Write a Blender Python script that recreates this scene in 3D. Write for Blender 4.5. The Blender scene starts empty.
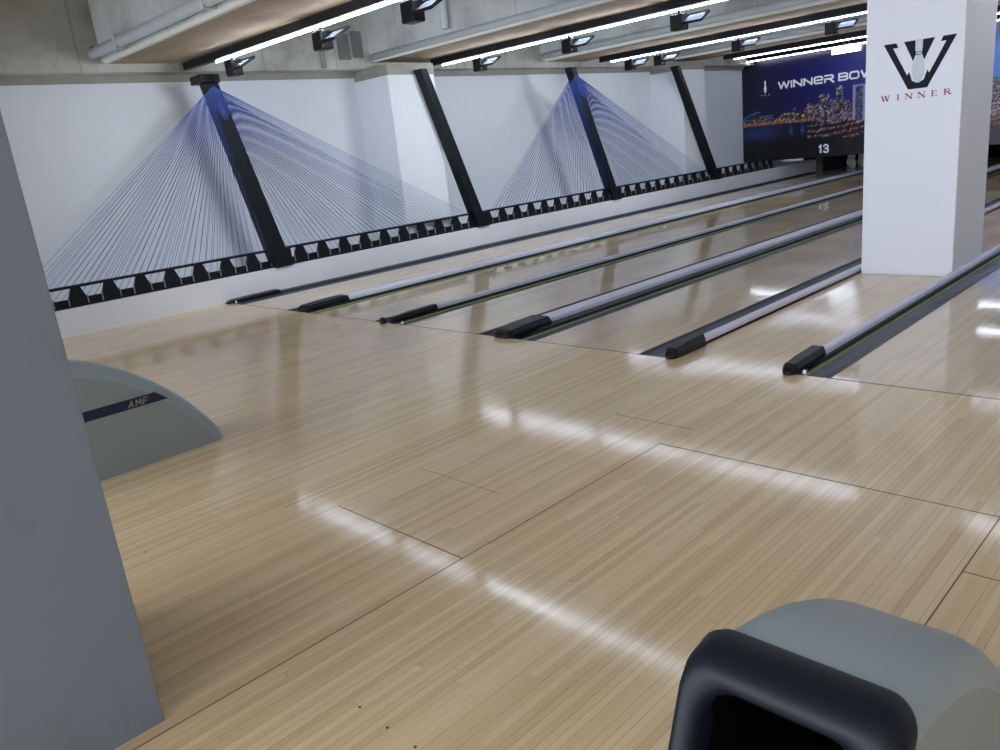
import bpy, bmesh, math, random
from mathutils import Vector, Matrix
random.seed(7)
S = bpy.context.scene
COL = S.collection

# ------------------------------------------------------------------ materials
def lin(c):
    return tuple(((v/255)/12.92 if v/255 <= 0.04045 else ((v/255+0.055)/1.055)**2.4) for v in c[:3]) + (1,)

class NT:
    def __init__(s, name):
        s.m = bpy.data.materials.new(name); s.m.use_nodes = True
        s.t = s.m.node_tree; s.t.nodes.clear()
        s.out = s.t.nodes.new('ShaderNodeOutputMaterial')
        s.b = s.t.nodes.new('ShaderNodeBsdfPrincipled')
        s.t.links.new(s.b.outputs[0], s.out.inputs[0])
    def n(s, typ, **kw):
        nd = s.t.nodes.new('ShaderNode'+typ)
        for k, v in kw.items(): setattr(nd, k, v)
        return nd
    def link(s, a, b): s.t.links.new(a, b)
    def put(s, sock, v):
        if hasattr(v, 'is_linked'): s.t.links.new(v, sock)
        else: sock.default_value = v
    def math(s, op, a, b=0.0, c=None):
        nd = s.n('Math', operation=op)
        s.put(nd.inputs[0], a); s.put(nd.inputs[1], b)
        if c is not None: s.put(nd.inputs[2], c)
        return nd.outputs[0]
    def coords(s, scale=(1, 1, 1)):
        tc = s.n('TexCoord'); mp = s.n('Mapping'); mp.inputs['Scale'].default_value = scale
        s.link(tc.outputs['Object'], mp.inputs[0]); return mp.outputs[0]
    def noise(s, scale, detail=3, rough=.5, vec=None, sc=(1, 1, 1)):
        nd = s.n('TexNoise'); nd.inputs['Scale'].default_value = scale
        nd.inputs['Detail'].default_value = detail; nd.inputs['Roughness'].default_value = rough
        s.link(vec if vec is not None else s.coords(sc), nd.inputs['Vector']); return nd.outputs[0]
    def ramp(s, f, stops):
        nd = s.n('ValToRGB'); s.link(f, nd.inputs[0]); e = nd.color_ramp.elements
        while len(e) < len(stops): e.new(.5)
        for k, (p, c) in enumerate(stops): e[k].position = p; e[k].color = c
        return nd.outputs[0]
    def mix(s, f, a, b, blend='MIX'):
        nd = s.n('Mix', data_type='RGBA', blend_type=blend)
        s.put(nd.inputs[0], f); s.put(nd.inputs[6], a); s.put(nd.inputs[7], b)
        return nd.outputs[2]
    def bump(s, h, strength=.2, dist=.01):
        nd = s.n('Bump'); nd.inputs['Strength'].default_value = strength; nd.inputs['Distance'].default_value = dist
        s.link(h, nd.inputs['Height']); s.link(nd.outputs[0], s.b.inputs['Normal'])

def simple(name, rgb, rough=.5, metal=0., var=.06, nscale=6, bump=0., spec=.5, coat=0.):
    s = NT(name); c = lin(rgb)
    f = s.noise(nscale, 4)
    a = tuple(max(0, v*(1-var)) for v in c[:3])+(1,); b = tuple(v*(1+var) for v in c[:3])+(1,)
    s.link(s.ramp(f, [(.3, a), (.7, b)]), s.b.inputs['Base Color'])
    s.b.inputs['Roughness'].default_value = rough; s.b.inputs['Metallic'].default_value = metal
    s.b.inputs['Specular IOR Level'].default_value = spec; s.b.inputs['Coat Weight'].default_value = coat
    if bump: s.bump(f, bump)
    return s.m

def emit(name, rgb, strength):
    s = NT(name); s.b.inputs['Base Color'].default_value = lin(rgb)
    s.b.inputs['Emission Color'].default_value = lin(rgb); s.b.inputs['Emission Strength'].default_value = strength
    return s.m

def floor_mat(name, base, dark, light, rough=.12, grain=.5, wid=.0271, spec=.5, coat=1.0, ior=1.55, crough=.07, wear=1.0):
    s = NT(name)
    tc = s.n('TexCoord'); sp = s.n('SeparateXYZ'); s.link(tc.outputs['Object'], sp.inputs[0])
    X, Y = sp.outputs[0], sp.outputs[1]
    u = s.math('DIVIDE', X, wid); iu = s.math('FLOOR', u); fu = s.math('FRACT', u)
    wn = s.n('TexWhiteNoise', noise_dimensions='1D'); s.link(iu, wn.inputs['W'])
    off = wn.outputs['Value']
    v = s.math('ADD', s.math('DIVIDE', Y, 2.4), s.math('MULTIPLY', off, 7.3))
    iv = s.math('FLOOR', v); fv = s.math('FRACT', v)
    w2 = s.n('TexWhiteNoise', noise_dimensions='2D'); cb = s.n('CombineXYZ')
    s.link(iu, cb.inputs[0]); s.link(iv, cb.inputs[1]); s.link(cb.outputs[0], w2.inputs['Vector'])
    r = w2.outputs['Value']
    wide = s.noise(1.0, 2, .5, sc=(9, .25, 1)); fine = s.noise(1.0, 5, .6, sc=(160, 3.2, 1)); blot = s.noise(.8, 3)
    t = s.math('ADD', s.math('ADD', s.math('MULTIPLY', r, .30), .06), s.math('MULTIPLY', wide, .34))
    t = s.math('ADD', t, s.math('MULTIPLY', fine, .42*grain+.1))
    t = s.math('ADD', t, s.math('MULTIPLY', blot, .12))
    col = s.ramp(t, [(.28, lin(dark)), (.58, lin(base)), (.95, lin(light))])
    # joints between the strips
    e1 = s.math('LESS_THAN', fu, .06); pick = s.math('GREATER_THAN', off, .45)
    e2 = s.math('LESS_THAN', fv, .004)
    ln = s.math('MAXIMUM', s.math('MULTIPLY', e1, s.math('MULTIPLY_ADD', pick, .42, .12)), s.math('MULTIPLY', e2, .12))
    col = s.mix(ln, col, lin((92, 74, 52)))
    s.link(col, s.b.inputs['Base Color'])
    s.b.inputs['Roughness'].default_value = rough
    rr = s.math('MULTIPLY_ADD', s.noise(1.0, 3, .5, sc=(2.2, .9, 1)), .07, crough-.035)
    s.link(rr, s.b.inputs['Coat Roughness'])
    cw = s.n('MapRange'); s.link(s.noise(1.0, 3, .55, sc=(1.5, 1.1, 1)), cw.inputs[0])
    cw.inputs[1].default_value = .38; cw.inputs[2].default_value = .62; cw.inputs[3].default_value = coat*wear; cw.inputs[4].default_value = coat
    s.link(cw.outputs[0], s.b.inputs['Coat Weight']); s.b.inputs['Coat IOR'].default_value = ior
    s.b.inputs['Specular IOR Level'].default_value = spec
    s.bump(s.math('ADD', s.noise(1.0, 2, .5, sc=(9, 1.6, 1)), s.math('MULTIPLY', r, .10)), .10, .003)
    s.link(s.b.inputs['Normal'].links[0].from_socket, s.b.inputs['Coat Normal'])
    return s.m

def concrete_mat(name, base, dark, light, stain=.5, boards=(0, 0, 0)):
    s = NT(name)
    a = s.noise(1.3, 5, .6); b = s.noise(9, 6, .65); c = s.noise(38, 3, .6)
    col = s.ramp(a, [(.25, lin(dark)), (.5, lin(base)), (.8, lin(light))])
    col = s.mix(s.math('MULTIPLY', s.ramp(b, [(.52, (0, 0, 0, 1)), (.70, (1, 1, 1, 1))]), stain*.35), col, lin(dark))
    # tie holes and pits
    vo = s.n('TexVoronoi'); vo.inputs['Scale'].default_value = 1.9; s.link(s.coords((1, 1, 1)), vo.inputs['Vector'])
    hole = s.math('LESS_THAN', vo.outputs['Distance'], .055)
    col = s.mix(s.math('MULTIPLY', hole, .75), col, lin((52, 48, 42)))
    if any(boards):
        sp = s.n('SeparateXYZ'); tc = s.n('TexCoord'); s.link(tc.outputs['Object'], sp.inputs[0])
        axis = [k for k in range(3) if boards[k]][0]
        fr = s.math('FRACT', s.math('DIVIDE', sp.outputs[axis], boards[axis]))
        col = s.mix(s.math('MULTIPLY', s.math('LESS_THAN', fr, .02), .45), col, lin(dark))
    s.link(col, s.b.inputs['Base Color']); s.b.inputs['Roughness'].default_value = .85
    s.bump(s.math('ADD', b, s.math('MULTIPLY', c, .3)), .25, .02)
    return s.m

M = {}
M['approach'] = floor_mat('approach_wood', (222, 195, 152), (198, 168, 124), (238, 216, 176), rough=.38, grain=.6, spec=.22, coat=1.0, ior=1.5, crough=.10, wear=.6)
M['lane'] = floor_mat('lane_wood', (222, 200, 162), (206, 180, 140), (236, 218, 186), rough=.35, grain=.3, spec=.3, coat=1.0, ior=1.6, crough=.055, wear=.8)
M['seam'] = simple('floor_seam', (70, 54, 38), .6)
M['paint'] = simple('wall_paint', (214, 219, 226), .65, var=.015, nscale=2)
M['ledge'] = simple('ledge_paint', (222, 222, 228), .6, var=.02, nscale=3)
M['colpaint'] = simple('column_paint', (226, 229, 236), .5, var=.01, nscale=2)
def pillar_mat():
    s = NT('scuffed_pillar_paint'); base = lin((128, 136, 148))
    n = s.noise(5.5, 5, .65); g = s.noise(.9, 2)
    m = s.math('MULTIPLY', s.ramp(n, [(.56, (0, 0, 0, 1)), (.68, (1, 1, 1, 1))]), s.ramp(g, [(.45, (0, 0, 0, 1)), (.6, (1, 1, 1, 1))]))
    s.link(s.mix(s.math('MULTIPLY', m, .45), base, lin((112, 114, 114))), s.b.inputs['Base Color'])
    s.b.inputs['Roughness'].default_value = .55
    return s.m
M['pillar'] = pillar_mat()
M['concrete'] = concrete_mat('bare_concrete', (172, 174, 168), (128, 126, 116), (196, 199, 194), .5, (0, 0, 0))
M['concrete_side'] = concrete_mat('beam_side_concrete', (188, 193, 192), (146, 147, 142), (208, 213, 213), .45, (1.22, 0, 0))
M['soffit'] = concrete_mat('stained_plywood_marked_concrete', (156, 136, 112), (130, 110, 86), (176, 158, 132), .3, (1.22, 0, 0))
M['edge_concrete'] = concrete_mat('edge_beam_concrete', (172, 172, 164), (120, 119, 112), (196, 197, 192), .8, (0, 1.22, 0))
M['trimgrey'] = simple('grey_trim', (140, 138, 128), .7, var=.1)
M['pipe'] = simple('pipe_white', (196, 203, 206), .45, var=.03)
M['strip'] = simple('corner_strip', (214, 216, 208), .6, var=.06)
M['black'] = simple('black_metal', (12, 14, 19), .5, var=.15, spec=.3)
M['navy'] = simple('pylon_black_paint', (10, 17, 25), .5, var=.12, spec=.25)
M['dkplastic'] = simple('black_plastic', (10, 10, 13), .4, var=.1, spec=.3)
M['frameplastic'] = simple('blue_black_plastic', (15, 20, 30), .5, var=.08, spec=.28)
M['void'] = simple('deep_black', (4, 4, 5), 1.0, spec=.05)
M['gutter'] = simple('gutter_grey', (66, 74, 90), .35, var=.06)
M['gutdark'] = simple('gutter_dark_rail', (24, 33, 42), .45, var=.1, spec=.3)
M['silver'] = simple('silver_rail', (222, 222, 238), .4, metal=0., var=.02)
M['green'] = simple('lime_stripe', (190, 214, 52), .5, var=.02)
M['hood'] = simple('hood_grey', (148, 162, 166), .42, var=.02)
M['hoodshade'] = simple('hood_side_shade', (140, 150, 148), .5, var=.04, nscale=3)  # darker copy of the hood grey, shade of the sides put into the colour
M['blue'] = simple('navy_band', (20, 24, 62), .4, var=.03)
M['logo'] = simple('logo_black', (14, 20, 28), .6, var=.02, spec=.2)
M['red'] = simple('letter_red', (150, 30, 58), .5, var=.02)
M['white'] = simple('sign_white', (250, 250, 252), .5, var=.01)
M['palegrey'] = simple('pale_logo_grey', (196, 206, 212), .5, var=.01)
M['cable'] = simple('blue_cord', (46, 70, 150), .6, var=.2, nscale=1)
M['pin'] = simple('pin_white', (226, 224, 214), .3, var=.01)
M['pinred'] = simple('pin_red', (170, 30, 34), .3)
M['patchgrey'] = simple('patch_grey', (112, 116, 116), .8, var=.15)
M['kick'] = simple('kickback_grey', (60, 62, 68), .6, var=.15, nscale=4)
M['glass'] = simple('lamp_glass', (140, 152, 166), .12, var=.02, spec=.8)
M['led'] = emit('led_tube', (226, 236, 255), 24.0)
M['panelglow'] = emit('lit_panel', (228, 238, 255), 9.0)

# ------------------------------------------------------------------ mesh helpers
def add_box(bm, x0, x1, y0, y1, z0, z1, mi=0):
    vs = [bm.verts.new(p) for p in [(x0,y0,z0),(x1,y0,z0),(x1,y1,z0),(x0,y1,z0),(x0,y0,z1),(x1,y0,z1),(x1,y1,z1),(x0,y1,z1)]]
    fs = [(0,3,2,1),(4,5,6,7),(0,1,5,4),(1,2,6,5),(2,3,7,6),(3,0,4,7)]
    out = []
    for f in fs:
        k = bm.faces.new([vs[i] for i in f]); k.material_index = mi; out.append(k)
    return out
def add_prism(bm, pts, axis, a, b, mi=0):
    """pts 2-D outline; axis 0: (y,z) along x, 1: (x,z) along y, 2: (x,y) along z"""
    def P(p, t):
        return {0: (t, p[0], p[1]), 1: (p[0], t, p[1]), 2: (p[0], p[1], t)}[axis]
    A = [bm.verts.new(P(p, a)) for p in pts]; B = [bm.verts.new(P(p, b)) for p in pts]
    n = len(pts); fs = []
    fs.append(bm.faces.new(A[::-1])); fs.append(bm.faces.new(B))
    for i in range(n): fs.append(bm.faces.new([A[i], A[(i+1) % n], B[(i+1) % n], B[i]]))
    for f in fs: f.material_index = mi
    return fs
def add_tube(bm, p, q, r, seg=8, r2=None, mi=0, caps=True):
    p, q = Vector(p), Vector(q); d = (q-p).normalized()
    u = d.orthogonal().normalized(); v = d.cross(u); r2 = r if r2 is None else r2
    A = [bm.verts.new(p+(u*math.cos(t)+v*math.sin(t))*r) for t in [2*math.pi*k/seg for k in range(seg)]]
    B = [bm.verts.new(q+(u*math.cos(t)+v*math.sin(t))*r2) for t in [2*math.pi*k/seg for k in range(seg)]]
    for i in range(seg):
        f = bm.faces.new([A[i], A[(i+1) % seg], B[(i+1) % seg], B[i]]); f.material_index = mi; f.smooth = seg > 5
    if caps:
        for f in (bm.faces.new(A[::-1]), bm.faces.new(B)): f.material_index = mi
def add_lathe(bm, prof, c=(0,0,0), seg=20, mi=None):
    rings = []
    for r, z in prof:
        rings.append([bm.verts.new((c[0]+r*math.cos(2*math.pi*k/seg), c[1]+r*math.sin(2*math.pi*k/seg), c[2]+z)) for k in range(seg)])
    for j in range(len(rings)-1):
        for k in range(seg):
            f = bm.faces.new([rings[j][k], rings[j][(k+1) % seg], rings[j+1][(k+1) % seg], rings[j+1][k]]); f.smooth = True
            if mi: f.material_index = mi(j)
    bm.faces.new(rings[0][::-1]); bm.faces.new(rings[-1])
def obj(name, bm, mats, parent=None, bevel=0, seg=2, smooth=False, loc=None):
    bmesh.ops.recalc_face_normals(bm, faces=bm.faces[:])
    me = bpy.data.meshes.new(name); bm.to_mesh(me); bm.free()
    for m in (mats if isinstance(mats, (list, tuple)) else [mats]): me.materials.append(M[m])
    if smooth:
        for p in me.polygons: p.use_smooth = True
    o = bpy.data.objects.new(name, me); COL.objects.link(o)
    if parent: o.parent = parent
    if loc: o.location = loc
    if bevel:
        b = o.modifiers.new('bevel', 'BEVEL'); b.width = bevel; b.segments = seg; b.limit_method = 'ANGLE'; b.angle_limit = math.radians(40)
    return o
def tag(o, label, cat, group=None, kind=None):
    o['label'] = label; o['category'] = cat
    if group: o['group'] = group
    if kind: o['kind'] = kind
    return o
def thing(name, label, cat, loc=(0,0,0), group=None):
    o = bpy.data.objects.new(name, None); COL.objects.link(o); o.location = loc; o.empty_display_size = .1
    return tag(o, label, cat, group)
def struct(name, bm, mats, **k):
    o = obj(name, bm, mats, **k); o['kind'] = 'structure'; return o
def BM(): return bmesh.new()
def dup(root, loc, label=None, group=None):
    r = root.copy(); COL.objects.link(r); r.location = loc
    if label: r['label'] = label
    if group: r['group'] = group
    for ch in list(root.children):
        c = ch.copy(); COL.objects.link(c); c.parent = r
        for g in list(ch.children):
            d = g.copy(); COL.objects.link(d); d.parent = c
    return r
LIFT = [0]
def stroke(bm, pts, th, plane, off, depth):
    """flat polyline letter stroke; plane(u, v, d) -> 3-D point"""
    for (a, b) in zip(pts[:-1], pts[1:]):
        LIFT[0] = (LIFT[0]+1) % 9; e_ = (.00035 if abs(depth) > .004 else .00012)*LIFT[0]*(-1 if off < 0 or depth < 0 else 1)
        a, b = Vector(a), Vector(b); d = (b-a)
        if d.length < 1e-6: continue
        d.normalize(); n = Vector((-d.y, d.x))*th/2; e = d*th*.35
        q = [a-e-n, b+e-n, b+e+n, a-e+n]
        A = [bm.verts.new(plane(p.x, p.y, off+(e_ if off < 0 else 0))) for p in q]; B = [bm.verts.new(plane(p.x, p.y, off+depth+(0 if off < 0 else e_))) for p in q]
        bm.faces.new(A[::-1]); bm.faces.new(B)
        for i in range(4): bm.faces.new([A[i], A[(i+1) % 4], B[(i+1) % 4], B[i]])

# ------------------------------------------------------------------ layout numbers (metres; x across the lanes, y down the lanes)
FOUL = 4.56; LEND = 23.75; WX = -10.8; LX = -9.80; MY = 20.3
lanes = [(-9.37, -8.31), (-7.67, -6.56), (-6.06, -5.02), (-4.33, -3.30), (-1.88, -0.82)]

# ------------------------------------------------------------------ setting
bm = BM()
def slab(x0, x1, y0, y1): add_box(bm, x0, x1, y0, y1, -.10, 0)
slab(LX, 7.0, -5.0, FOUL-.004)
slab(-2.985, -2.15, FOUL-.004, 21.0)
slab(-.82, 7.0, FOUL-.004, 21.0)
SPECKS = [(-1.798, .988), (-1.66, .986), (-1.536, .988), (-3.58, .989), (-3.443, .992)]
def seam(x0, y0, x1, y1, w=.004):
    if abs(x1-x0) > abs(y1-y0): add_box(bm, x0, x1, y0-w/2, y0+w/2, -.001, .0006, 1)
    else: add_box(bm, x0-w/2, x0+w/2, y0, y1, -.001, .0006, 1)
seam(-2.19, -2, -2.19, 3.175); seam(-2.66, 3.43, -2.15, 3.43); seam(-2.19, 3.175, 3, 3.175, .005)
seam(-.655, 1.4, -.655, 3.17); seam(-.655, 2.70, 3, 2.70)
seam(-3.08, 2.286, -2.48, 2.286, .002); seam(-3.07, 1.77, -2.19, 1.77)
for x, y in SPECKS: add_tube(bm, (x, y, -.001), (x, y, .0006), .005, 8, mi=1)
struct('floor', bm, ['approach', 'seam'])

bm = BM(); add_box(bm, LX, 7.0, FOUL, 24.2, -.20, -.13); struct('floor_base', bm, 'void')
bm = BM(); add_box(bm, WX-.2, WX, -5, 24.2, -.2, 3.9); struct('wall_left', bm, 'paint')
bm = BM(); add_box(bm, WX, 7.0, 24.0, 24.2, -.2, 3.9); struct('wall_back', bm, 'void')
for k, y in enumerate((7.85, 16.05)):
    bm = BM(); add_box(bm, WX-.1, -9.96, y, y+.93, .0, 2.80); add_box(bm, WX-.1, -9.955, y-.005, y+.935, 2.80, 2.96, 1); struct('trim_%d' % (k+1), bm, ['paint', 'trimgrey'])
bm = BM(); add_box(bm, WX-.1, -10.47, -5, 24, 2.95, 3.82); trim3 = struct('trim_3', bm, 'edge_concrete')
for a, b, c, d in ((7.38, 7.60, 3.09, 3.46), (7.64, 7.84, 3.12, 3.50)):
    bm = BM(); add_box(bm, -10.472, -10.458, a, b, c, d); obj('patch', bm, 'patchgrey', trim3)
bm = BM(); add_tube(bm, (-10.44, 7.08, 2.97), (-10.44, 7.08, 3.36), .035, 10); obj('conduit', bm, 'trimgrey', trim3)
bm = BM()
for y0, y1 in ((-5, 7.84), (8.79, 16.04), (16.99, MY)):
    add_box(bm, WX-.05, WX+.06, y0, y1, 2.865, 2.955)
struct('trim_4', bm, 'trimgrey')
bm = BM(); add_box(bm, WX-.2, 7.0, -5, 24.2, 3.8, 3.95); struct('ceiling', bm, 'concrete_side')

# ceiling beams with corner strips, pipes, conduits
beams = [(-.10, 1.05, 'behind the nearest light track, out over the approach'),
         (3.93, 5.06, 'nearest of the visible beams, with a fat white pipe along its edge'),
         (7.95, 9.20, 'second visible beam, with a vertical conduit and grey patches on its side'),
         (11.95, 13.25, 'third visible beam, above the second light track'),
         (16.1, 17.4, 'fourth visible beam, farthest, just before the night skyline mural')]
for k, (y0, y1, lab) in enumerate(beams):
    t = thing('ceiling_beam', 'concrete ceiling beam, '+lab, 'beam', (0, y0, 3.05))
    bm = BM()
    add_box(bm, -10.47, 7.0, 0, y1-y0, 0, .76)
    for f in bm.faces:
        f.normal_update()
        if f.normal.z < -.9: f.material_index = 1
    obj('beam_body', bm, ['concrete_side', 'soffit'], t)
    bm = BM(); add_box(bm, -10.35, 7.0, -.022, .028, -.018, .028); obj('corner_strip', bm, 'strip', t)
    if k == 1:
        bm = BM(); add_tube(bm, (-10.75, -.085, .11), (7, -.085, .11), .062, 14); obj('pipe', bm, 'pipe', t)
        for x in (-9.6, -7.4, -5.2):
            bm = BM(); add_box(bm, x-.02, x+.02, -.15, -.0, .03, .19); obj('pipe_clamp', bm, 'pipe', t)
    if k == 2:
        bm = BM(); add_tube(bm, (-10.4, -.02, .06), (7, -.02, .06), .05, 12); obj('fillet', bm, 'pipe', t)
        bm = BM(); add_tube(bm, (-8.58, -.07, .16), (-8.58, -.07, .75), .055, 12); obj('conduit', bm, 'pipe', t)
    if k >= 3:
        bm = BM(); add_tube(bm, (-10.4, -.06, .08), (7, -.06, .08), .055, 12); obj('pipe', bm, 'pipe', t)

# ------------------------------------------------------------------ columns
bm = BM(); add_box(bm, -3.06, -2.24, -.35, .58, 0, 3.8)
tag(obj('pillar', bm, 'pillar', bevel=.004), 'scuffed grey square pillar close by at the left edge of the view', 'pillar')
t = thing('column', 'white square column with black W emblem standing between the lanes', 'column', (-2.547, 7.85, 0))
bm = BM(); add_box(bm, -.403, .403, 0, .93, 0, 3.8); obj('shaft', bm, 'colpaint', t, bevel=.006)
ox = 2.547
def cp(pts): return [(a+ox, b) for a, b in pts]
# W emblem, squared up on the column face
bm = BM()
armL = [(-2.795,2.075),(-2.690,2.075),(-2.672,2.035),(-2.716,2.035),(-2.590,1.792),(-2.574,1.818),(-2.548,1.742),(-2.505,1.722),(-2.500,1.722),(-2.500,1.672),(-2.578,1.672)]
armR = [(-5.0-a, b) for a, b in armL]
add_prism(bm, cp(armL), 1, -.003, .0); add_prism(bm, cp(armR[::-1]), 1, -.003, .0)
add_prism(bm, cp([(-2.625,2.075),(-2.530,2.075),(-2.532,2.012),(-2.524,1.962),(-2.545,1.905)]), 1, -.003, .0)
add_prism(bm, cp([(-2.375,2.075),(-2.455,1.905),(-2.476,1.962),(-2.468,2.012),(-2.470,2.075)]), 1, -.003, .0)
obj('emblem', bm, 'logo', t)
bm = BM()
pinout = [(-2.515,2.080),(-2.485,2.080),(-2.472,2.055),(-2.470,2.015),(-2.478,1.975),(-2.476,1.935),(-2.452,1.870),(-2.449,1.815),(-2.465,1.755),(-2.485,1.722),(-2.515,1.722),(-2.535,1.755),(-2.551,1.815),(-2.548,1.870),(-2.524,1.935),(-2.522,1.975),(-2.530,2.015),(-2.528,2.055)]
add_prism(bm, cp(pinout), 1, -.005, .0); p = obj('pin_emblem', bm, 'palegrey', t)
bm = BM()
for z in (1.975, 1.955): add_box(bm, -.002-(.022)+.05-.003, .072-.002, -.007, -.004, z-.003, z+.003)
obj('pin_band', bm, 'logo', t)
# serif lettering
def serif_letter(ch, x, z, w, h, bm, plane, off=0, depth=-.003):
    T, t_ = h*.24, h*.09
    L = {'W': [([(0,1),(.27,0)],T), ([(.27,0),(.5,1)],t_), ([(.5,1),(.75,0)],T), ([(.75,0),(1,1)],t_), ([(-.1,1),(.15,1)],t_), ([(.38,1),(.6,1)],t_), ([(.88,1),(1.1,1)],t_)],
         'I': [([(.5,0),(.5,1)],T), ([(.2,0),(.8,0)],t_), ([(.2,1),(.8,1)],t_)],
         'N': [([(.08,0),(.08,1)],t_), ([(.08,1),(.92,0)],T), ([(.92,0),(.92,1)],t_), ([(-.1,0),(.25,0)],t_), ([(-.12,1),(.15,1)],t_), ([(.75,1),(1.1,1)],t_)],
         'E': [([(.15,0),(.15,1)],T), ([(0,1),(.85,1),(.85,.8)],t_), ([(.15,.52),(.65,.52)],t_), ([(0,0),(.9,0),(.9,.22)],t_)],
         'R': [([(.15,0),(.15,1)],T), ([(0,1),(.6,1),(.8,.88),(.8,.65),(.6,.5),(.15,.5)],t_*1.4), ([(.5,.5),(.95,0)],T), ([(0,0),(.32,0)],t_), ([(.85,0),(1.08,0)],t_)]}[ch]
    for pts, th in L: stroke(bm, [(x+a*w, z+b*h) for a, b in pts], th, plane, off, depth)
for ch, x, w in (('W',-2.800,.062), ('I',-2.675,.030), ('N',-2.597,.054), ('N',-2.492,.054), ('E',-2.385,.046), ('R',-2.285,.054)):
    bm = BM(); serif_letter(ch, x+ox, 1.594, w, .044, bm, lambda u, v, d: (u, d, v)); obj('letter', bm, 'red', t)

# ------------------------------------------------------------------ ledge, bridge model, pylons, cables
bm = BM(); add_box(bm, WX+.004, LX, -3.0, 22.6, -.1, .32)
tag(obj('ledge', bm, 'ledge', bevel=.004), 'long white knee-high ledge along the left wall beside the first lane', 'ledge')

t = thing('bridge_railing', 'black model bridge deck with trapezoid openings on the white ledge', 'railing', (LX+.0, 0, .32))
xa, xb = -.10, -.06
bm = BM(); add_box(bm, -.13, -.045, 1.2, 20.25, .222, .25); obj('top_rail', bm, 'navy', t)
bm = BM(); add_box(bm, -.12, -.05, 1.2, 20.25, 0, .022); obj('bottom_rail', bm, 'navy', t)
pitch = .373; y0 = 1.52; nb = 50
for k in range(nb+1):
    c = y0+k*pitch
    bm = BM()      # plate between the openings
    add_prism(bm, [(c-pitch/2-.102, .022), (c-pitch/2+.102, .022), (c-pitch/2+.102, .09), (c-pitch/2+.05, .222), (c-pitch/2-.05, .222), (c-pitch/2-.102, .09)], 0, xa, xb)
    obj('post', bm, 'navy', t)
for k in range(nb):
    c = y0+k*pitch
    bm = BM(); add_box(bm, xa+.01, xb-.012, c-.078, c+.078, .022, .100); pnl = obj('panel', bm, 'navy', t)
    for s_ in (-1, 1):
        bm = BM(); add_box(bm, xb-.01, xb+.004, c+s_*.082-.005, c+s_*.082+.005, .01, .125)
        obj('edge_strip', bm, 'trimgrey', pnl)
pylons = [(5.47, 4.93, 2.72, .22), (9.33, 8.42, 2.86, .17), (13.15, 12.05, 2.86, .17), (17.15, 15.6, 2.86, .16)]
plab = ['with a cap block and the larger blue cable fan', 'leaning in front of the first wall pilaster, without cables',
        'holding the smaller blue cable fan', 'farthest, nearest the night skyline mural, without cables']
for k, (yb, yt, zt, w) in enumerate(pylons):
    t = thing('pylon', 'slanted black pylon, '+plab[k], 'pylon', (-9.87, yb, .32))
    bm = BM(); h = zt-.32; d = yt-yb; hw = w/2
    add_prism(bm, [(-hw-.02, 0), (hw+.02, 0), (hw*.8+d, h), (-hw*.8+d, h)], 0, -.07, .10); obj('post', bm, 'navy', t, bevel=.006)
    bm = BM(); add_box(bm, -.065, .112, -.135, .135, 0, .25); obj('foot', bm, 'navy', t, bevel=.006)
    if k == 0:
        bm = BM(); add_box(bm, -.15, .14, d-.16, d+.10, h, h+.10); obj('cap', bm, 'dkplastic', t, bevel=.01)
def cable_fan(y_base_a, y_base_b, ytop, zt, n, label):
    ctr = (y_base_a+y_base_b)/2
    t = thing('cable_fan', label, 'cable fan', (-9.84, ytop, .32), None)
    for lay, xx in ((0, .04), (1, -.24)):
        for i in range(n):
            f = (i+.5*lay)/(n-.5); yb = y_base_a+(y_base_b-y_base_a)*f
            z = zt - .30*(1-f)**1.3 - .02*lay
            slope = (ytop-ytop)
            bm = BM(); add_tube(bm, (xx, yb-ytop, .25 if lay == 0 else .0), (.07 if lay == 0 else -.05, YTOP(z)-ytop, z-.32), .0027, 4, caps=False)
            obj('cable', bm, 'cable', t)
for (k, ya, yb_, ye, n, who) in ((0, 5.25, 2.15, None, 33, 'left'), (0, 5.75, 9.05, None, 35, 'right'), (2, 12.9, 9.6, None, 34, 'left'), (2, 13.4, 16.65, None, 35, 'right')):
    b_, t_, z_, w_ = pylons[k]
    YTOP = lambda z, b_=b_, t_=t_, z_=z_: b_+(t_-b_)*(z-.32)/(z_-.32)
    cable_fan(ya, yb_, t_, z_-.04 if k == 0 else z_-.14, n,
              'fan of thin blue cables strung from the %s pylon down its %s side' % (('near capped', 'far')[k == 2], who))

# ------------------------------------------------------------------ lanes, gutters, dividers
lnames = ['against the white ledge', 'second from the white ledge', 'third from the white ledge', 'fourth from the ledge, left of the white column', 'at the right edge, past the white column']
for k, (a, b) in enumerate(lanes):
    bm = BM(); add_box(bm, a, b, FOUL, LEND, -.10, 0)
    t = tag(obj('bowling_lane', bm, 'lane'), 'pale maple bowling lane, '+lnames[k], 'lane')
# foul line, a thin dark line across each lane
for k, (a, b) in enumerate(lanes):
    bm = BM(); add_box(bm, a, b, -.004, .004, -.0005, .0008)
    tag(obj('foul_line', bm, 'seam', loc=(0, FOUL+.006, 0)), 'thin dark foul line, lane '+lnames[k], 'foul line')

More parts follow.
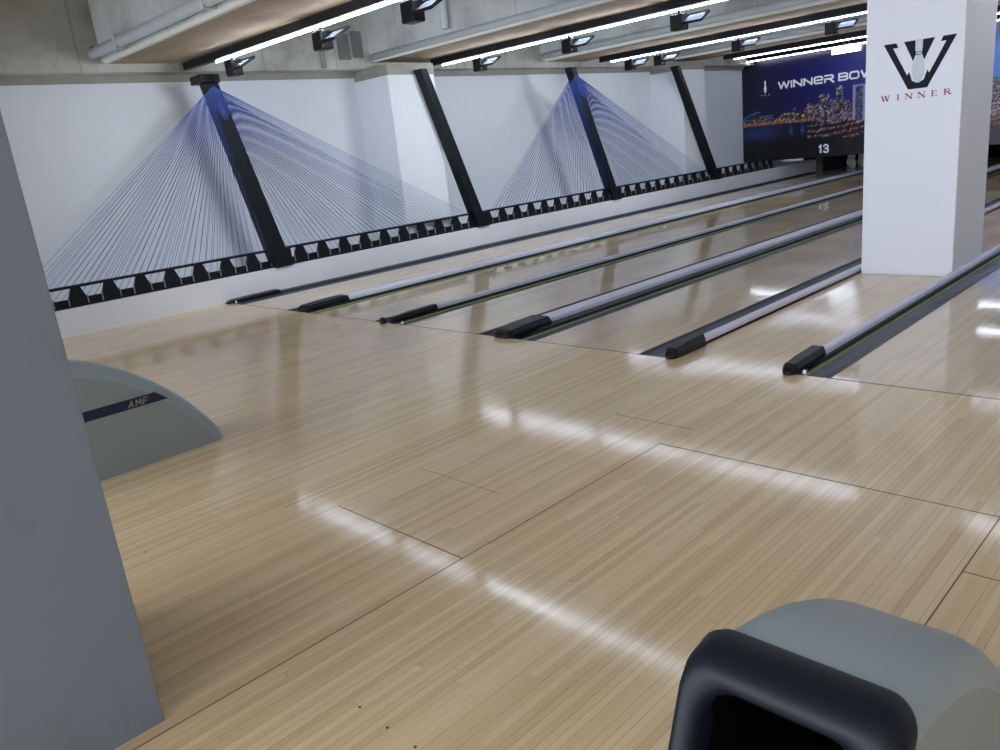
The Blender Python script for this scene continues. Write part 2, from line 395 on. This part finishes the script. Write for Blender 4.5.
def gutter(a, b, parent, green_left=False):
    """half-round trough from x=a to x=b"""
    bm = BM(); n = 10; w = (b-a)/2; c = (a+b)/2
    top = [(c-w*math.cos(math.pi*i/n), -.004-.062*math.sin(math.pi*i/n)) for i in range(n+1)]
    bot = [(b, -.12), (a, -.12)]
    add_prism(bm, top+bot, 1, FOUL+.002, 22.2); return obj('gutter', bm, 'gutter', parent)
def nose(bm, a, b, yn, ln, h):
    """wedge shaped end cap, nose at y = yn"""
    m = (a+b)/2; w = (b-a)/2
    secs = [(0, .35, .25), (.05, .7, .62), (.12, .92, .85), (.45, 1.0, 1.0), (1.0, 1.0, 1.08)]
    rings = []
    for t_, fw, fh in secs:
        y = yn+ln*t_; W = w*fw; H = h*fh
        pr = [(-W, 0), (-W, H*.55), (-W*.72, H), (W*.72, H), (W, H*.55), (W, 0)]
        rings.append([bm.verts.new((m+u, y, v+.0005)) for u, v in pr])
    for r1, r2 in zip(rings[:-1], rings[1:]):
        for i in range(6): bm.faces.new([r1[i], r1[(i+1) % 6], r2[(i+1) % 6], r2[i]])
    bm.faces.new(rings[0]); bm.faces.new(rings[-1][::-1])
def divider(L, R, a, b, c, label, cap, lg=True, rg=True, capw=None):
    t = thing('lane_divider', label, 'lane divider', (0, 0, 0))
    if lg: gutter(L, a-.0, t)
    if rg: gutter(c, R, t)
    bm = BM(); add_box(bm, a, c, FOUL+.3, 22.2, -.12, .016); 
    if not lg and L < a: add_box(bm, L, a, FOUL+.02, 22.2, -.12, -.01)
    obj('base_rail', bm, 'gutdark', t)
    if b > a:
        bm = BM(); e = .012
        add_prism(bm, [(a, .0 if not rg else .014), (a, .045), (a+e, .056), (b-e, .056), (b, .045), (b, .014 if rg else 0)], 1, FOUL+.32, 22.3)
        obj('silver_rail', bm, 'silver', t)
    if rg:
        bm = BM(); add_box(bm, c-.0005, c+.0055, FOUL+.03, 22.2, -.027, -.015); obj('lime_stripe', bm, 'green', t)
    ca, cb = capw or (a-.015, b+.03)
    yn, ln, h = cap
    bm = BM(); nose(bm, ca, cb, FOUL+yn, ln, h); cp_ = obj('end_cap', bm, 'dkplastic', t, bevel=.014, seg=4)
    return t, cp_
D = []
D.append(divider(-8.31, -7.67, -8.10, -7.90, -7.85, 'broad silver lane divider with black end cap, next after the wall gutter', (.0, .62, .07)))
D.append(divider(-6.56, -6.06, -6.32, -6.26, -6.24, 'narrow silver lane divider with lime stripe, between the two broad silver ones', (.0, .60, .065)))
D.append(divider(-5.02, -4.33, -4.79, -4.62, -4.51, 'broad silver lane divider with large black nose piece, left of the white column', (-.04, .55, .075), capw=(-4.83, -4.57)))
D.append(divider(-3.30, -2.985, -3.055, -2.990, -2.99, 'silver rail with black rounded end, running up to the foot of the white column', (-.03, .42, .085), rg=False, capw=(-3.07, -2.96)))
D.append(divider(-2.15, -1.88, -2.15, -2.09, -2.065, 'silver rail with dark gutter and lime stripe, passing right of the white column', (-.05, .46, .075), lg=False, capw=(-2.19, -2.08)))
t = thing('lane_divider', 'low dark gutter rail against the white ledge', 'lane divider', (0, 0, 0))
gutter(-9.62, -9.37, t)
bm = BM(); add_box(bm, LX, -9.62, FOUL, 22.2, -.12, .012); obj('base_rail', bm, 'gutdark', t)
bm = BM(); nose(bm, -9.79, -9.60, FOUL-.06, .75, .045); obj('end_cap', bm, 'dkplastic', t, bevel=.006)
# small white sensors beside the caps
for x, lab in ((-9.60, 'tiny white foul sensor at the nose of the wall gutter rail'), (-6.12, 'tiny white foul sensor under the narrow divider end cap'), (-2.055, 'tiny white foul sensor beside the right-hand rail cap')):
    bm = BM(); add_lathe(bm, [(.008, 0), (.012, .006), (.012, .022), (.007, .028)], seg=12)
    tag(obj('foul_sensor', bm, 'white', loc=(x, FOUL+.03, -.004 if x > -9 else 0)), lab, 'sensor')
bm = BM(); add_lathe(bm, [(.03, 0), (.034, .01), (.03, .05), (.015, .06)], seg=14)
tag(obj('floor_stop', bm, 'dkplastic', loc=(-6.36, FOUL-.03, 0)), 'small round black stop at the tip of the narrow divider', 'stop')

# pins, kickbacks, pit
bm = BM()
prof = [(.026,0),(.028,.008),(.0365,.045),(.053,.095),(.0605,.114),(.0585,.15),(.046,.19),(.0315,.225),(.0235,.254),(.0235,.268),(.0315,.31),(.0322,.345),(.0275,.366),(.014,.378),(.004,.381)]
add_lathe(bm, prof, seg=18)
pinmesh = obj('bowling_pin', bm, 'pin'); 
def pinband(parent, z0, z1, r):
    bm = BM(); add_lathe(bm, [(r, z0), (r, z1)], seg=18); return obj('neck_stripe', bm, 'pinred', parent)
pinband(pinmesh, .243, .250, .0262); pinband(pinmesh, .268, .275, .0262)
first = True
for li in (0, 3):
    a, b = lanes[li]; c = (a+b)/2
    for r in range(4):
        for i in range(r+1):
            if li == 0 and (i != r) : pass
            x = c+(i-r/2)*.3048; y = 22.84+r*.264
            pos = ('head pin', 'second row', 'third row', 'back row')[r]
            if r: pos += ', '+{1: ('left', 'right'), 2: ('left', 'middle', 'right'), 3: ('far left', 'inner left', 'inner right', 'far right')}[r][i]
            lab = 'white bowling pin, %s, on the lane %s' % (pos, ('under the number 13', 'right of the white column')[li == 3])
            if first: o = pinmesh; o.location = (x, y, 0); tag(o, lab, 'bowling pin', 'bowling pins'); first = False
            else: o = dup(pinmesh, (x, y, 0), lab, 'bowling pins')
for k, (x0, x1) in enumerate(((-9.8, -9.62), (-8.05, -7.88), (-6.32, -6.24), (-4.76, -4.60), (-3.05, -2.99), (-2.15, -2.05))):
    bm = BM(); add_box(bm, x0, x1, 22.32 if k else 22.62, 24.0, -.12, .62)
    tag(obj('kickback', bm, 'kick'), 'grey side board of the pin deck, %s from the left' % ('first', 'second', 'third', 'fourth', 'fifth', 'sixth')[k], 'side board')

# ------------------------------------------------------------------ mural on the masking units
t = thing('mural', 'printed night skyline mural with white lettering above the pins', 'mural', (WX, MY, .50))
MW, MH = 13.0, 2.62
def h2(i, j, s=0):
    v = math.sin(i*127.1+j*311.7+s*74.7)*43758.5453; return v-math.floor(v)
def mixc(a, b, f):
    f = max(0, min(1, f)); return tuple(p+(q-p)*f for p, q in zip(a, b))
towers = [(-8.72,-8.50,2.00),(-8.45,-8.33,1.86),(-8.30,-8.16,2.16),(-8.12,-7.98,1.80),(-7.90,-7.62,2.12),(-7.5,-7.2,2.3),(-7.1,-6.9,2.0),(-6.8,-6.5,2.2),(-6.3,-6.05,1.9),(-5.9,-5.6,1.85),(-5.4,-5.2,1.78),(-9.02,-8.90,1.83),(-8.86,-8.76,1.76),(-9.4,-9.34,1.78),(-5.05,-4.85,1.9)]
def skyc(x, z):
    c = mixc((9, 10, 40), (20, 24, 112), (x+10.6)/2.4)
    c = mixc(c, (30, 52, 150), (x+8.6)/3.0*.8*(1-abs(z-2.0)/1.6))
    c = mixc(c, (84, 140, 226), (x+6.3)/1.6)
    c = mixc(c, (8, 9, 28), (z-2.5)/.7)
    return c
def mural_color(x, z):
    i, j = int(x*33+1000), int(z*40)
    hill = 1.56 + .22*max(0, min(1, (x+10.0)/1.3)) + .06*math.sin(x*9)
    shore = 1.40 - .06*max(0, (x+9.4))
    c = skyc(x, z)
    # bridge on the far left
    if x < -9.95 and 1.5 < z < 1.78:
        zz = 1.60+.14*abs(math.sin((x+10.8)*3.6)) if x < -10.3 else 1.62
        if abs(z-zz) < .016 or 1.555 < z < 1.58: c = (78, 106, 156)
        elif z < zz and (x*9)%1 < .25: c = mixc(c, (70, 92, 140), .45)
    if z < hill and z > shore:
        r = h2(i, j)
        c = (22, 20, 34)
        if r > .50: c = mixc((70, 52, 50), (220, 170, 120), h2(i, j, 3)**2)
        if r > .93: c = (236, 220, 190)
        if abs(z-shore-.05) < .035: c = mixc(c, (196, 128, 92), .55)
        if x > -9.0 and h2(i, j, 5) > .6: c = mixc(c, (150, 90, 130), .5)
    for a, b, zt in towers:
        if a < x < b and shore < z < zt:
            e = min(x-a, b-x, zt-z)
            c = (26, 24, 50)
            if h2(i, j, 2) > .45: c = mixc((70, 64, 96), (210, 190, 180), h2(i, j, 4))
            if a == -7.90:
                c = (40, 42, 84) if h2(i//1, j//2, 6) > .5 else (96, 96, 130)
                if e < .04: c = (150, 158, 190)
    if z <= shore:
        c = mixc((10, 12, 30), (5, 6, 14), (shore-z)/.55)
        lb = math.exp(-((x+10.4)/.7)**2)*math.exp(-((z-1.22)/.22)**2)
        c = mixc(c, (40, 66, 134), lb*.75)
        for sx in (-9.46, -9.16):
            c = mixc(c, (70, 110, 190), math.exp(-((x-sx)/.045)**2)*max(0, 1-abs(z-1.2)/.22)*.8)
        # harbour lights on the right half
        top = 1.36; low = .92 - .0*(x+9)
        if x > -9.05 and low < z < top:
            if math.sin(z*46 - x*5.5 + 2*math.sin(x*2.1)) > .15 and h2(i, j, 7) > .35:
                c = mixc((60, 48, 60), (190, 160, 160), h2(i, j, 8))
                if x > -8.4 and h2(i//3, j//3, 9) > .5: c = mixc(c, (205, 90, 66), .6)
            if x > -7.95 and h2(i//2, j//2, 10) > .86 and z > 1.1: c = (240, 180, 60)
        if z < .88: c = (8, 8, 13)
    return c
nx, nz = 430, 88
me = bpy.data.meshes.new('print'); vs = []; fs = []
for k in range(nz+1):
    for i in range(nx+1): vs.append((MW*i/nx, 0, MH*k/nz))
for k in range(nz):
    for i in range(nx):
        q = k*(nx+1)+i; fs.append((q, q+1, q+nx+2, q+nx+1))
me.from_pydata(vs, [], fs)
ca = me.color_attributes.new('ink', 'FLOAT_COLOR', 'POINT')
buf = []
for (x, y, z) in vs: buf.extend(lin(tuple(v*1.04 for v in mural_color(x+WX, z+.50))))
ca.data.foreach_set('color', buf)
s = NT('printed_vinyl'); at = s.n('Attribute'); at.attribute_name = 'ink'
s.link(at.outputs['Color'], s.b.inputs['Base Color']); s.b.inputs['Roughness'].default_value = .32
me.materials.append(s.m)
o = bpy.data.objects.new('print', me); COL.objects.link(o); o.parent = t; o.location = (0, -.003, 0)
bm = BM(); add_box(bm, 0, MW, 0, .12, 0, MH); obj('board', bm, 'void', t)
def letterset(word, x0, z0, h, th, name='letter'):
    x = x0
    G = {'W': (1.60, [[(0,1),(.38,0),(.8,.95),(1.22,0),(1.6,1)]]), 'I': (.0, [[(0,0),(0,1)]]),
         'N': (1.15, [[(0,0),(0,1),(1.15,0),(1.15,1)]]), 'e': (1.15, [[(1.1,0),(.2,0),(0,.2),(0,.8),(.2,1),(.95,1),(1.15,.8),(1.15,.55),(1.1,.48),(.05,.48)]]),
         'R': (1.15, [[(0,0),(0,.5)], [(0,1),(.95,1),(1.15,.85),(1.15,.6),(.95,.46),(.15,.46)], [(.7,.46),(1.25,-.12)]]),
         'B': (1.15, [[(0,.48),(0,1),(.95,1),(1.15,.85),(1.15,.64),(.98,.5),(.1,.5)], [(.98,.5),(1.2,.36),(1.2,.14),(1.0,0),(0,0),(0,.3)]]),
         'O': (1.2, [[(.2,0),(0,.2),(0,.8),(.2,1),(1.0,1),(1.2,.8),(1.2,.2),(1.0,0),(.2,0)]]), 'L': (.95, [[(0,1),(0,0),(.95,0)]])}
    for ch in word:
        if ch == ' ': x += h*.55; continue
        w, strokes = G[ch]; bm = BM()
        for st in strokes: stroke(bm, [(x+a*h*1.14, z0+b*h) for a, b in st], th, lambda u, v, d: (u, d, v), -.012, .008)
        obj(name, bm, 'white', t); x += (w+.40)*h*1.14
    return x
letterset('WINNeR BOWL', -9.78-WX, 2.275-.50, .148, .040)
bm = BM()
pp = [(r, z) for r, z in prof]; sc = .30/.381
out = [(r*sc*.75, z*sc) for r, z in pp]+[(-r*sc*.75, z*sc) for r, z in pp[::-1]]
add_prism(bm, [(a+(-10.15-WX), b+2.215-.5) for a, b in out], 1, -.012, -.004); obj('pin_emblem', bm, 'white', t)
bm = BM()
for a in (-.10, 0, .10): add_box(bm, a-.015+(-10.15-WX), a+.015+(-10.15-WX), -.012, -.004, 2.15-.5, 2.175-.5)
obj('emblem_dots', bm, 'palegrey', t)
# lane number
def digit(bm, pts, x, z, h, th): stroke(bm, [(x+a*h, z+b*h) for a, b in pts], th, lambda u, v, d: (u, d, v), -.012, .008)
bm = BM(); X0 = -8.72-WX
digit(bm, [(0,.78),(.2,1),(.2,0)], X0, .61-.5, .175, .042)
obj('number', bm, 'white', t)
bm = BM()
digit(bm, [(0,.86),(.15,1),(.42,1),(.56,.86),(.56,.62),(.42,.52),(.22,.52)], X0+.115, .61-.5, .175, .038)
digit(bm, [(.42,.52),(.6,.38),(.6,.14),(.44,0),(.15,0),(0,.14)], X0+.115, .61-.5, .175, .038)
obj('number', bm, 'white', t)

# ------------------------------------------------------------------ light tracks and lamps
tracks = [(4.92, 2.93, -10.35, 7, 'nearest of the visible tracks, over the capped pylon'),
          (8.95, 2.93, -10.15, 7, 'second visible track, over the first wall pilaster'),
          (13.05, 2.93, -9.9, 7, 'third visible track, over the smaller cable fan'),
          (17.25, 2.93, -9.6, 7, 'fourth visible track, nearest the mural but one'),
          (20.0, 3.02, -10.75, 7, 'farthest track, hung along the top of the mural')]
for k, (y, z, x0, x1, lab) in enumerate(tracks):
    t = thing('light_track', 'black light track with lit tube, '+lab, 'light track', (x0, y, z))
    L = x1-x0
    wz = (.085, .09, .13, .19, .12)[k]
    bm = BM(); add_box(bm, 0, L, -.04, .04, .018, .018+wz); obj('channel', bm, 'black', t)
    bm = BM(); add_tube(bm, (.25 if k else .85, -.012, -.004), (L, -.012, -.004), .012 if k < 2 else (.010 if k == 2 else .008), 8); obj('tube', bm, 'led', t)
    n = 9
    for i in range(n):
        x = .28+i*(L-.5)/(n-1)
        bm = BM(); add_tube(bm, (x, 0, .08), (x, 0, .20 if k < 4 else .5), .008, 6); obj('hanger', bm, 'black', t)
bm = BM(); add_box(bm, 0, .36, -.02, .02, -.02, .02)
t0 = None
def floodlight(x, y, z, label, tilt, first=None):
    if first: 
        return dup(first, (x, y, z), label)
    t = thing('floodlight', label, 'floodlight', (x, y, z))
    bm = BM(); add_box(bm, -.13, .05, -.07, .07, -.09, .09)
    obj('housing', bm, 'dkplastic', t, bevel=.015)
    bm = BM(); add_tube(bm, (-.04, 0, .08), (-.04, 0, .14), .015, 8); obj('bracket', bm, 'black', t)
    bm = BM()   # rectangular frame round the glass, tipped forward
    c, s_ = math.cos(tilt), math.sin(tilt)
    def R(u, v, w): return (.12+u, v*c-w*s_, v*s_+w*c+.02)
    def bar(u0, u1, v0, v1, w0, w1):
        P_ = [R(a, b, d) for a, b, d in [(u0,v0,w0),(u1,v0,w0),(u1,v1,w0),(u0,v1,w0),(u0,v0,w1),(u1,v0,w1),(u1,v1,w1),(u0,v1,w1)]]
        vs_ = [bm.verts.new(p) for p in P_]
        for f in [(0,3,2,1),(4,5,6,7),(0,1,5,4),(1,2,6,5),(2,3,7,6),(3,0,4,7)]: bm.faces.new([vs_[i] for i in f])
    bar(-.08, .20, -.11, -.09, -.015, .015); bar(-.08, .20, .09, .11, -.015, .015)
    bar(-.08, -.06, -.09, .09, -.015, .015); bar(.18, .20, -.09, .09, -.015, .015)
    fr = obj('frame', bm, 'dkplastic', t)
    bm = BM()
    bar(-.06, .18, -.09, .09, -.006, .004); obj('glass', bm, 'glass', t)
    return t
sp = [(-9.05, 4.90, 2.80, 'small black floodlight beside the capped pylon'), (-7.15, 4.90, 2.79, 'black floodlight midway along the nearest light track'), (-5.70, 4.90, 2.79, 'largest black floodlight, top of view on the nearest light track'),
      (-8.98, 8.90, 2.80, 'black floodlight at the left end of the second light track'), (-7.22, 8.90, 2.79, 'black floodlight in the middle of the second light track'), (-5.50, 8.90, 2.78, 'black floodlight right along the second light track'),
      (-9.15, 13.02, 2.80, 'black floodlight at the left end of the third light track'), (-8.50, 13.02, 2.79, 'second black floodlight from the left on the third light track'), (-6.95, 13.02, 2.79, 'black floodlight in the middle of the third light track'), (-5.37, 13.02, 2.79, 'black floodlight beside the white column on the third light track')]
f0 = floodlight(*sp[0], .5)
fl = [f0]+[floodlight(a[0], a[1], a[2], a[3], .5, f0) for a in sp[1:]]
for k in (1, 2, 4, 5, 8, 9):       # added fill spots behind these housings, to brighten the left wall
    L = bpy.data.lights.new('wall_fill_spot', 'SPOT'); L.energy = 78; L.spot_size = math.radians(135); L.spot_blend = .8
    L.shadow_soft_size = .3; L.color = (.86, .93, 1.0)
    lo = bpy.data.objects.new('wall_fill_spot', L); COL.objects.link(lo); lo.parent = fl[k]; lo.location = (-.28, 0, -.02)
    d = Vector((-1, .45, -.30)).normalized(); lo.rotation_euler = d.to_track_quat('-Z', 'Y').to_euler()
t = thing('lamp_panel', 'short bright white hanging lamp in front of the mural top', 'lamp', (-7.86, 19.75, 2.86))
bm = BM(); add_box(bm, -.34, .34, -.05, .05, -.02, .12); obj('housing', bm, 'white', t, bevel=.01)
bm = BM(); add_box(bm, -.32, .32, -.058, -.045, -.015, .10); obj('diffuser', bm, 'panelglow', t)
for s_ in (-1, 1):
    bm = BM(); add_tube(bm, (s_*.10, 0, .12), (0, 0, .30), .006, 6); obj('chain', bm, 'palegrey', t)
bm = BM(); add_tube(bm, (0, 0, .30), (0, 0, .93), .006, 6); obj('hanger', bm, 'palegrey', t)

# ------------------------------------------------------------------ ball returns
P_TOP = [(1.95, 0.0), (1.935,.06), (1.895,.135), (1.83,.225), (1.765,.31), (1.685,.393), (1.595,.474), (1.495,.550), (1.39,.610), (1.29,.655), (1.19,.688), (1.11,.705), (1.035,.712)]
def ball_return(loc, W, label, stripe):
    t = thing('ball_return', label, 'ball return', (loc[0], loc[1], 0))
    r = .075; hw = W/2
    pts = P_TOP; nrm = []
    for i in range(len(pts)):
        a = pts[max(0, i-1)]; b = pts[min(len(pts)-1, i+1)]
        d = Vector((b[0]-a[0], b[1]-a[1])).normalized(); nrm.append(Vector((-d.y, d.x)))   # left of travel = inwards/down
    secs = []
    for j in range(9):
        ph = math.pi/2*j/8; secs.append((hw-r+r*math.cos(ph), r-r*math.sin(ph)))
    secs = secs+[(-x, i) for x, i in secs[::-1]]
    bm = BM(); grid = []
    for x, ins in secs:
        row = []
        for p, n in zip(pts, nrm):
            s_ = 1 if True else 0
            y = p[0]+n.x*ins; z = p[1]+n.y*ins
            row.append(bm.verts.new((x, y, max(0, z))))
        grid.append(row)
    for r1, r2 in zip(grid[:-1], grid[1:]):
        for i in range(len(pts)-1):
            f = bm.faces.new([r1[i], r1[i+1], r2[i+1], r2[i]]); f.smooth = True
    for row, sx in ((grid[0], 1), (grid[-1], -1)):
        a = bm.verts.new((row[-1].co.x, 1.035, 0)); f = bm.faces.new(row+[a]); f.material_index = 1
    obj('hood', bm, ['hood', 'hoodshade'], t)
    # black mouth frame: rounded rectangle rings swept from hood to the opening
    def ring(y, hwx, top, rad, z0=.16, tilt=0.):
        P_ = []
        for cx, cz, a0 in ((hwx-rad, top-rad, 0), (-hwx+rad, top-rad, 90), (-hwx+rad, z0+rad, 180), (hwx-rad, z0+rad, 270)):
            for q in range(7):
                a = math.radians(a0+90*q/6); zz = cz+rad*math.sin(a)
                P_.append((cx+rad*math.cos(a), y-(top-zz)*tilt, zz))
        return P_
    specs = [(1.060, hw+.004, .712, .045), (1.045, hw+.009, .717, .045), (1.0, hw+.010, .709, .047), (.975, hw+.005, .697, .05), (.964, hw-.006, .684, .052), (.962, hw-.022, .670, .058), (.970, hw-.034, .658, .062), (1.02, hw-.038, .650, .062)]
    bm = BM(); R_ = []
    for y, a, tp, rd in specs:
        R_.append([bm.verts.new(p) for p in ring(y, a, tp, rd, z0=.18+(.708-tp), tilt=.42)])
    for r1, r2 in zip(R_[:-1], R_[1:]):
        for i in range(28):
            f = bm.faces.new([r1[i], r1[(i+1) % 28], r2[(i+1) % 28], r2[i]]); f.smooth = True
    obj('mouth_frame', bm, 'frameplastic', t)
    bm = BM(); rA = [bm.verts.new(p) for p in ring(1.0, hw-.036, .652, .062, z0=.24, tilt=.42)]; rB = [bm.verts.new(p) for p in ring(1.5, hw-.09, .45, .07, z0=.2)]
    for i in range(28): bm.faces.new([rA[i], rA[(i+1) % 28], rB[(i+1) % 28], rB[i]])
    bm.faces.new(rB); obj('mouth', bm, 'void', t)
    # tray and base towards the seats
    bm = BM(); add_box(bm, -hw+.01, hw-.01, .20, 1.03, 0, .15); obj('base', bm, 'hood', t, bevel=.03, seg=3)
    bm = BM()
    for s_ in (-1, 1): add_box(bm, s_*(hw-.02)-.015, s_*(hw-.02)+.015, .22, 1.0, .15, .21)
    obj('tray_rail', bm, 'frameplastic', t, bevel=.008)
    if stripe:
        bm = BM(); x = hw+.0025
        add_prism(bm, [(1.07, .352), (1.655, .352), (1.585, .410), (1.07, .410)], 0, hw-.002, x); b_ = obj('band', bm, 'blue', t)
        def pl(u, v, d): return (x+d, u, v)
        sl = .35
        G = {'A': [[(0,0),(.55,1),(.62,0)], [(.25,.35),(.6,.35)]], 'M': [[(0,0),(.15,1),(.45,.3),(.8,1),(.8,0)]], 'F': [[(0,0),(.15,1),(.75,1)], [(.08,.5),(.55,.5)]]}
        y = 1.425; h = .034
        for ch in 'AMF':
            bm = BM()
            for st in G[ch]: stroke(bm, [(y+a*h*1.15, .362+b*h) for a, b in st], .0065, pl, 0, .002)
            obj('letter', bm, 'trimgrey', b_); y += h*1.25
    return t
ball_return((-4.745, 0), .33, 'grey ball return hood with navy band beyond the scuffed pillar', True)
ball_return((-.470, 0), .338, 'grey ball return with black open mouth in the near right corner', False)

# ------------------------------------------------------------------ light, world, camera
w = bpy.data.worlds.new('world'); S.world = w; w.use_nodes = True
bg = w.node_tree.nodes['Background']; bg.inputs[0].default_value = lin((226, 234, 248)); 
wt = w.node_tree; tcw = wt.nodes.new('ShaderNodeTexCoord'); spw = wt.nodes.new('ShaderNodeSeparateXYZ'); mr = wt.nodes.new('ShaderNodeMapRange')
wt.links.new(tcw.outputs['Generated'], spw.inputs[0]); wt.links.new(spw.outputs[1], mr.inputs[0])
mr.inputs[1].default_value = -.9; mr.inputs[2].default_value = .5; mr.inputs[3].default_value = 3.6; mr.inputs[4].default_value = .9
mx = wt.nodes.new('ShaderNodeMapRange'); wt.links.new(spw.outputs[0], mx.inputs[0])
mx.inputs[1].default_value = -.1; mx.inputs[2].default_value = .8; mx.inputs[3].default_value = 1.25; mx.inputs[4].default_value = .12
mm = wt.nodes.new('ShaderNodeMath'); mm.operation = 'MULTIPLY'
wt.links.new(mr.outputs[0], mm.inputs[0]); wt.links.new(mx.outputs[0], mm.inputs[1]); wt.links.new(mm.outputs[0], bg.inputs[1])

cam = bpy.data.cameras.new('camera'); co = bpy.data.objects.new('camera', cam); COL.objects.link(co); S.camera = co
f_px, p_, r_, y_ = 780.34, 0.28013694, -0.11034875, -0.80905166
fwd = Vector((math.sin(y_)*math.cos(p_), math.cos(y_)*math.cos(p_), -math.sin(p_)))
right = Vector((math.cos(y_), -math.sin(y_), 0)); up = right.cross(fwd)
r2 = right*math.cos(r_)+up*math.sin(r_); u2 = -right*math.sin(r_)+up*math.cos(r_)
mt = Matrix((r2, u2, -fwd)).transposed().to_4x4(); mt.translation = Vector((0, 0, 1.55))
co.matrix_world = mt
cam.sensor_width = 36; cam.lens = f_px*36/1000; cam.clip_start = .05; cam.clip_end = 100
S.view_settings.view_transform = 'Standard'; S.view_settings.look = 'None'
S.view_settings.gamma = 1; S.view_settings.use_curve_mapping = False; S.view_settings.exposure = 0.74
